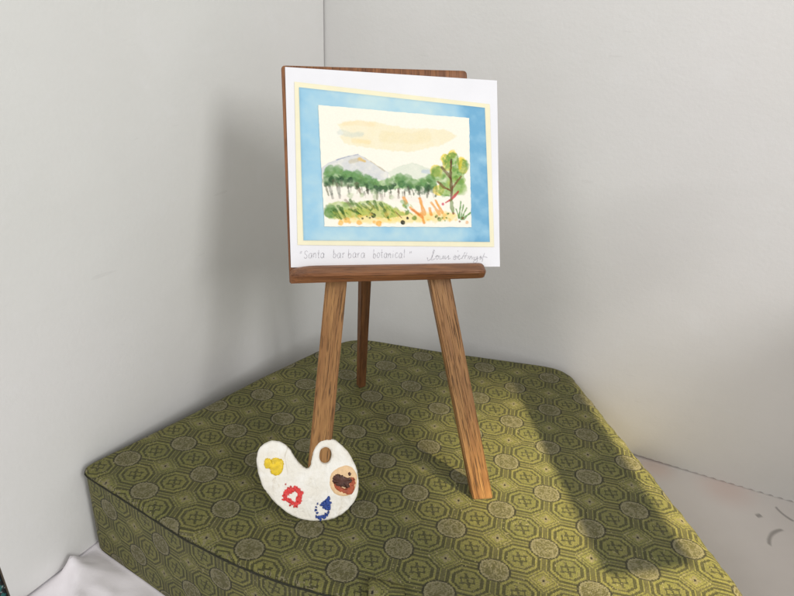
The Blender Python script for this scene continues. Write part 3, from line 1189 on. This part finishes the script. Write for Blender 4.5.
def pigment_mat(name, attr):
    g = NT(name)
    a = g.n('ShaderNodeAttribute', attribute_name=attr).outputs['Color']
    o = g.obj()
    fib = g.noise(o, 1500, 3, .6)
    g.bs('Base Color', g.mix(g.ramp(fib, .35, .7, 0, .05), a, (.6, .6, .55, 1)))
    g.bs('Roughness', .75)
    g.bs('Specular IOR Level', .2)
    g.bump(g.noise(o, 900, 3, .6), .2, .0003)
    return g.m


def pigment_sheet(name, quad, off, data, nx, ny, box_, mat, attr, jag=0.0, thick=.0003, label=None):
    """quad: tl, tr, br, bl in (u, v); data is sampled over box_ = its own tl, tr, br, bl"""
    tl, tr, br, bl = [np.array(q) for q in quad]
    a, b, c_, d = [np.array(q, float) for q in box_]
    jx = smooth_noise(nx + 1, ny + 1, 9, 31, 2) - .5
    jy = smooth_noise(nx + 1, ny + 1, 9, 32, 2) - .5
    v, col = [], []
    for j in range(ny + 1):
        t = j / ny
        for i in range(nx + 1):
            s = i / nx
            p = (tl * (1 - s) + tr * s) * (1 - t) + (bl * (1 - s) + br * s) * t
            q = (a * (1 - s) + b * s) * (1 - t) + (d * (1 - s) + c_ * s) * t
            if jag and (i in (0, nx) or j in (0, ny)):
                p = p + np.array((jx[j, i] * (i in (0, nx)), jy[j, i] * (j in (0, ny)))) * jag
            v.append((p[0], 0, p[1]))
            x_, y_ = int(min(CW - 1, max(0, q[0]))), int(min(CH - 1, max(0, q[1])))
            col.append(data[y_, x_])
    top = len(v)
    f = []
    w = nx + 1
    for j in range(ny):
        for i in range(nx):
            f.append((j * w + i, (j + 1) * w + i, (j + 1) * w + i + 1, j * w + i + 1))
    rim = [i for i in range(nx + 1)] + [j * w + nx for j in range(1, ny + 1)] + [ny * w + i for i in range(nx - 1, -1, -1)] + [j * w for j in range(ny - 1, 0, -1)]
    for r in rim:
        v.append((v[r][0], thick, v[r][2]))
        col.append(srgb((250, 246, 232)))
    n = len(rim)
    for i in range(n):
        f.append((rim[i], rim[(i + 1) % n], top + (i + 1) % n, top + i))
    me = mesh(name, v, f)
    at = me.color_attributes.new(attr, 'FLOAT_COLOR', 'POINT')
    flat = np.ones((len(v), 4), np.float32)
    flat[:, :3] = np.array(col) * .93
    at.data.foreach_set('color', flat.ravel())
    o = link(name, me, mat)
    place(o, EO - NB * off, EX, NB, VV, card)
    if label:
        o['label'] = label
    return o


pigment_sheet('blue_mat', [(-.04739, .21925), (.04833, .2109), (.05039, .14098), (-.04699, .1428)], .0063, BLUE, 150, 130,
              [(0, 0), (705, 0), (705, 595), (0, 595)], pigment_mat('blue_wash', 'pigment'), 'pigment', .0, .0003, 'blue watercolour wash mat')
pigment_sheet('painting', [(-.03814, .21054), (.03967, .20529), (.04031, .14876), (-.03623, .14979)], .0068, PAINT, 330, 270,
              [(10, 20), (678, 82), (688, 562), (42, 558)], pigment_mat('watercolour', 'pigment'), 'pigment', .00035, .0005, 'small watercolour landscape of trees, hills and flowers')


# pencil writing
def quad_map(quad, w, h):
    tl, tr, br, bl = [np.array(q) for q in quad]

    def m(x, y):
        s, t = x / w, y / h
        return (tl * (1 - s) + tr * s) * (1 - t) + (bl * (1 - s) + br * s) * t
    return m


def ribbons(name, strokes, mp, wid, label):
    v, f = [], []
    for st in strokes:
        pts = [np.array(p, float) for p in st]
        dense = []
        for i in range(len(pts) - 1):
            p0 = pts[max(i - 1, 0)]; p1 = pts[i]; p2 = pts[i + 1]; p3 = pts[min(i + 2, len(pts) - 1)]
            for s in range(5):
                t = s / 5
                dense.append(.5 * (2 * p1 + (p2 - p0) * t + (2 * p0 - 5 * p1 + 4 * p2 - p3) * t * t + (3 * p1 - p0 - 3 * p2 + p3) * t ** 3))
        dense.append(pts[-1])
        q = [mp(*p) for p in dense]
        base = len(v)
        for i, p in enumerate(q):
            a, b = q[max(i - 1, 0)], q[min(i + 1, len(q) - 1)]
            t = b - a
            t = t / (np.linalg.norm(t) + 1e-12)
            nrm = np.array((-t[1], t[0])) * wid * (.50 + .22 * math.sin(i * 1.7 + base))
            v.append((p[0] - nrm[0], 0, p[1] - nrm[1]))
            v.append((p[0] + nrm[0], 0, p[1] + nrm[1]))
        for i in range(len(q) - 1):
            f.append((base + 2 * i, base + 2 * i + 1, base + 2 * i + 3, base + 2 * i + 2))
    o = link(name, mesh(name, v, f), M_pencil)
    place(o, EO - NB * .00562, EX, NB, VV, card)
    o['label'] = label
    return o


GL = {   # letter strokes in a box 0..1 wide, y 0 (x-height top) .. 1 (baseline), ascender -1, descender 1.8
    'S': [[(.95, -.15), (.6, -.4), (.15, -.2), (.2, .2), (.7, .45), (.85, .85), (.4, 1.1), (.0, .85)]],
    'a': [[(.85, .15), (.5, 0), (.1, .3), (.1, .8), (.4, 1), (.8, .7), (.85, .1), (.85, .8), (1.05, 1)]],
    'n': [[(.1, .05), (.15, .95)], [(.15, .4), (.5, .05), (.8, .3), (.85, 1)]],
    't': [[(.5, -.6), (.5, .7), (.8, 1)], [(.1, 0), (.9, -.05)]],
    'b': [[(.15, -.7), (.18, .95)], [(.18, .5), (.5, .15), (.9, .4), (.8, .9), (.4, 1.02), (.18, .85)]],
    'r': [[(.2, .05), (.25, 1)], [(.25, .45), (.55, .1), (.9, .15)]],
    'o': [[(.5, .0), (.1, .35), (.15, .85), (.5, 1), (.9, .7), (.85, .2), (.5, 0)]],
    'i': [[(.5, .1), (.52, 1)], [(.5, -.35), (.52, -.28)]],
    'c': [[(.9, .2), (.5, 0), (.1, .4), (.2, .9), (.6, 1), (.95, .8)]],
    'l': [[(.5, -.7), (.5, 1)]],
    '"': [[(.2, -.3), (.15, .15)], [(.6, -.35), (.55, .1)]],
}
txt = [('"', 26, 18), ('S', 54, 20), ('a', 80, 22), ('n', 107, 20), ('t', 130, 18), ('a', 152, 22), ('b', 226, 20), ('a', 252, 22), ('r', 282, 16), ('b', 316, 22), ('a', 346, 22), ('r', 374, 15), ('a', 396, 24),
       ('b', 470, 18), ('o', 494, 18), ('t', 514, 18), ('a', 538, 20), ('n', 564, 18), ('i', 586, 14), ('c', 606, 18), ('a', 630, 20), ('l', 656, 14), ('"', 694, 20)]
sts = []
for ch, x0, w in txt:
    jit = random.uniform(-2, 2)
    for st in GL[ch]:
        sts.append([(x0 + w * px_ + (1 - py_) * 2, 80 + jit + 31 * py_ - (x0 * .004)) for px_, py_ in st])
ribbons('title_writing', sts, quad_map([(-.05124, .14309), (.0157, .1424), (.01548, .12676), (-.05161, .12791)], 794, 183), .00036, 'faint pencilled title below the painting')
sig = [[(150, 155), (158, 182), (182, 165), (203, 120), (212, 92), (204, 92), (194, 140), (190, 178), (222, 160)], [(222, 150), (236, 138), (248, 152), (238, 170), (226, 160), (232, 140), (258, 142)], [(258, 140), (262, 168), (284, 160), (290, 138), (294, 168)],
       [(306, 136), (306, 168), (326, 150), (338, 138), (334, 168), (352, 160)], [(378, 158), (394, 134), (402, 150), (396, 172), (380, 166), (400, 146), (414, 150)], [(418, 92), (420, 104)], [(416, 154), (434, 142), (428, 134), (416, 152), (428, 170), (448, 160)],
       [(452, 166), (482, 108)], [(476, 166), (500, 112)], [(458, 142), (506, 138)], [(506, 168), (516, 140), (522, 168), (536, 140), (542, 168), (556, 150)], [(572, 150), (560, 172), (582, 168), (590, 142), (588, 190), (568, 204), (556, 190), (600, 160)], [(606, 162), (624, 140), (614, 172), (632, 160)],
       [(656, 114), (640, 160), (634, 192)], [(622, 158), (650, 148), (682, 156)]]
ribbons('signature', sig, quad_map([(.00778, .14248), (.05615, .14198), (.05602, .12607), (.00754, .1269)], 794, 265), .00036, 'pencilled signature at lower right')

# ------------------------------------------------------------------ clay palette
PB = Vector((-.0361, .2345, ZL + .0004))
VP, _ = tilt(33)
NPB = Vector((-.1292, .8287, -.5446))
pal_root = empty('paint_palette', PB)
tag(pal_root, 'white clay artist palette with four paint dabs leaning on the front left easel leg', 'palette')
PAL = [(-.03035, .03232), (-.02943, .03738), (-.02708, .04024), (-.0232, .042), (-.01976, .04182), (-.01634, .04025), (-.01338, .03734), (-.01111, .03377), (-.00876, .0302), (-.00622, .02765), (-.00407, .02692), (-.00255, .02855), (-.00195, .03195), (-.00081, .03577),
       (.00102, .03913), (.0037, .04115), (.00723, .04157), (.01073, .04051), (.01504, .03662), (.01845, .03207), (.02094, .02672), (.02211, .02145), (.02221, .01627), (.02117, .01117), (.01857, .00706), (.01407, .0031), (.00876, .0005), (.00352, 0), (-.00252, .00019),
       (-.00851, .00171), (-.0136, .00417), (-.01781, .00741), (-.022, .01148), (-.02533, .01592), (-.02781, .0203), (-.02959, .02633)]
HOLE = [(.00314, .03641), (.0058, .0373), (.00795, .03571), (.00831, .03266), (.00692, .02971), (.00427, .02918), (.00239, .03084), (.0022, .03387)]
dn = closed_spline(PAL, 4)
dn = [(a + random.uniform(-1, 1) * .00012, b + random.uniform(-1, 1) * .00012) for a, b in dn]
hn = closed_spline(HOLE, 4)
g = NT('white_clay')
o = g.obj()
n1 = g.noise(o, 95, 4, .6)
n2 = g.noise(g.scale(o, (260, 260, 90)), 1, 3, .6, 1.)
c = g.mix(g.ramp(n1, .35, .7), (.79, .75, .66, 1), (.86, .84, .78, 1))
c = g.mix(g.ramp(n2, .58, .75, 0, .6), c, (.60, .53, .41, 1))
g.bs('Base Color', c)
g.bs('Roughness', .5)
g.bs('Specular IOR Level', .4)
g.bump(g.f('ADD', g.noise(o, 160, 3, .6), g.f('MULTIPLY', g.f('ADD', n2, g.f('MULTIPLY', g.noise(o, 48, 2, .5), 2.2)), .8)), .5, .0024)
o = link('palette_board', plate('palette_board', dn, .0040, .0013, (hn,), 4), g.m)
place(o, PB, EX, NPB, VP, pal_root)


def pz(x, y):
    """zoom-picture coordinates of the palette to its plane"""
    tl, tr, br, bl = [np.array(q) for q in ((-.03337, .04873), (.02914, .04549), (.02741, -.00602), (-.03402, -.00157))]
    s, t = x / 715, y / 596
    return (tl * (1 - s) + tr * s) * (1 - t) + (bl * (1 - s) + br * s) * t


def dab(name, polys, col, hgt, label, rough=.4, mottled=.25, jag=.0003):
    """paint lying on the clay: low domed patches with ragged edges, one mesh"""
    v, f = [], []
    for poly in polys:
        pts = [pz(*p) for p in closed_spline(poly, 5)]
        pts = [p + np.array((random.uniform(-1, 1), random.uniform(-1, 1))) * jag for p in pts]
        c0 = sum(pts) / len(pts)
        n = len(pts)
        base = len(v)
        for (k, hh) in ((1.0, -.0002), (.97, hgt * .6), (.8, hgt), (.45, hgt * .85)):
            for i, p in enumerate(pts):
                q = c0 + (p - c0) * k
                v.append((q[0], -(hh + (random.uniform(-.12, .12) * hgt if k < .95 else 0)), q[1]))
        v.append((c0[0], -hgt * .9, c0[1]))
        for r in range(3):
            for i in range(n):
                j = (i + 1) % n
                f.append((base + r * n + i, base + r * n + j, base + (r + 1) * n + j, base + (r + 1) * n + i))
        for i in range(n):
            f.append((base + 3 * n + i, base + 3 * n + (i + 1) % n, len(v) - 1))
    g = NT(name + '_' + label.split()[0])
    o_ = g.obj()
    nz = g.noise(o_, 420, 3, .6)
    k = 1 - mottled
    g.bs('Base Color', g.mix(g.ramp(nz, .35, .65), (col[0] * k, col[1] * k, col[2] * k, 1), col))
    g.bs('Roughness', rough)
    g.bump(nz, .5, .0006)
    me = mesh(name, v, f, True)
    bm = bmesh.new()
    bm.from_mesh(me)
    bmesh.ops.recalc_face_normals(bm, faces=bm.faces)
    bm.to_mesh(me)
    bm.free()
    ob = link(name, me, g.m)
    place(ob, PB, EX, NPB, VP, pal_root)
    ob['label'] = label
    return ob


dab('paint_dab', [[(82, 200), (98, 172), (122, 180), (150, 170), (188, 182), (198, 215), (190, 255), (165, 278), (138, 276), (122, 258), (116, 236), (92, 232)]], lin(240, 205, 40), .0007, 'yellow lumpy paint dab')


def ring_poly(segs, w):
    """ragged loop drawn as a chain of short overlapping dabs"""
    out = []
    for (x, y), r in segs:
        out.append([(x + 1.2 * r * math.cos(a) * random.uniform(.7, 1.3), y + 1.2 * r * math.sin(a) * random.uniform(.7, 1.3)) for a in np.linspace(0, 2 * math.pi, 7)[:-1]])
    return out


red = [((206, 400), 15), ((214, 380), 17), ((232, 366), 16), ((252, 364), 11), ((268, 352), 13), ((286, 368), 14), ((296, 386), 14), ((290, 406), 13), ((284, 426), 14), ((274, 444), 14), ((262, 458), 8), ((250, 440), 10), ((236, 430), 12), ((222, 422), 13), ((200, 420), 8), ((275, 462), 6), ((222, 352), 4), ((208, 330), 3), ((240, 345), 4), ((236, 454), 5), ((305, 380), 7)]
dab('paint_dab', ring_poly(red, 0), lin(226, 58, 56), .0004, 'red ragged ring of paint', .4, .15)
blue_ = [((466, 412), 9), ((456, 424), 11), ((462, 440), 14), ((440, 440), 12), ((428, 448), 8), ((468, 458), 10), ((452, 466), 11), ((466, 476), 9), ((436, 464), 7), ((420, 452), 6), ((388, 482), 5), ((390, 466), 4), ((398, 446), 4), ((396, 500), 6), ((392, 520), 7), ((408, 528), 10), ((424, 522), 9), ((440, 524), 9), ((456, 512), 7), ((462, 496), 6), ((446, 505), 5), ((418, 538), 5)]
dab('paint_dab', ring_poly(blue_, 0), lin(36, 70, 150), .0004, 'blue ragged leaf of paint', .4, .2)
brown = dab('paint_dab', [[(486, 305), (494, 280), (518, 267), (548, 274), (572, 290), (602, 292), (608, 312), (592, 328), (598, 350), (574, 354), (545, 344), (514, 340), (494, 326)], [(580, 262), (594, 256), (600, 272), (588, 282)]], (.085, .026, .013, 1), .0004, 'dark brown paint dab on a pale tan stain', .35, .4)
st = dab('paint_stain', [[(470, 320), (480, 265), (520, 232), (570, 216), (615, 235), (636, 285), (630, 345), (605, 385), (560, 402), (510, 392), (480, 360)]], lin(232, 196, 150), .0002, 'tan wash spreading round the brown paint', .5, .12, .0001)
st2 = dab('paint_stain', [[(488, 322), (504, 338), (540, 350), (580, 360), (604, 350), (622, 330), (620, 360), (600, 390), (566, 388), (536, 374), (505, 356)], [(580, 300), (602, 284), (626, 300), (622, 340), (606, 384), (588, 380), (590, 340)]], lin(176, 82, 46), .0003, 'reddish brown wash under the dark paint', .5, .3, .0003)
for s_ in (st, st2):
    M_ = s_.matrix_basis.copy()
    s_.parent = brown
    s_.matrix_basis = brown.matrix_basis.inverted() @ M_

# ------------------------------------------------------------------ unseen blocker added outside the frame; its shade falls across the lid
hz = .18
q4 = [(.0885, .3800), (.1290, .3880), (.1544, .2180), (.1105, .2080)]
v = []
for up in (0, .006):
    for (x, y) in q4:
        p = Vector((x, y, ZL))
        p = p + (so.location - p) * (hz / (so.location.z - ZL))
        v.append((p.x, p.y, p.z + up))
f = [(3, 2, 1, 0), (4, 5, 6, 7), (0, 1, 5, 4), (1, 2, 6, 5), (2, 3, 7, 6), (3, 0, 4, 7)]
me = mesh('strip_blocker', v, f)
bm = bmesh.new()
bm.from_mesh(me)
bmesh.ops.recalc_face_normals(bm, faces=bm.faces)
bmesh.ops.bevel(bm, geom=bm.edges[:], offset=.001, segments=2, affect='EDGES')
bm.to_mesh(me)
bm.free()
tag(link('strip_blocker', me, M_wall), 'added white slat just outside the frame whose shade crosses the right of the box', 'shade_blocker')


# a brown carton added unseen, right of the frame; it keeps the lamp off the table there
b = bmesh.new()
bmesh.ops.create_cube(b, size=1, matrix=Matrix.Translation((.365, .185, .0925)) @ Matrix.Diagonal((.14, .21, .184, 1)))
bmesh.ops.bevel(b, geom=b.edges[:], offset=.002, segments=2, affect='EDGES')
me = bpy.data.meshes.new('carton')
b.to_mesh(me)
b.free()
ct = link('carton', me, plain('brown_carton', (.24, .16, .10, 1), .85))
tag(ct, 'added brown carton standing on the table just outside the frame at right', 'carton')
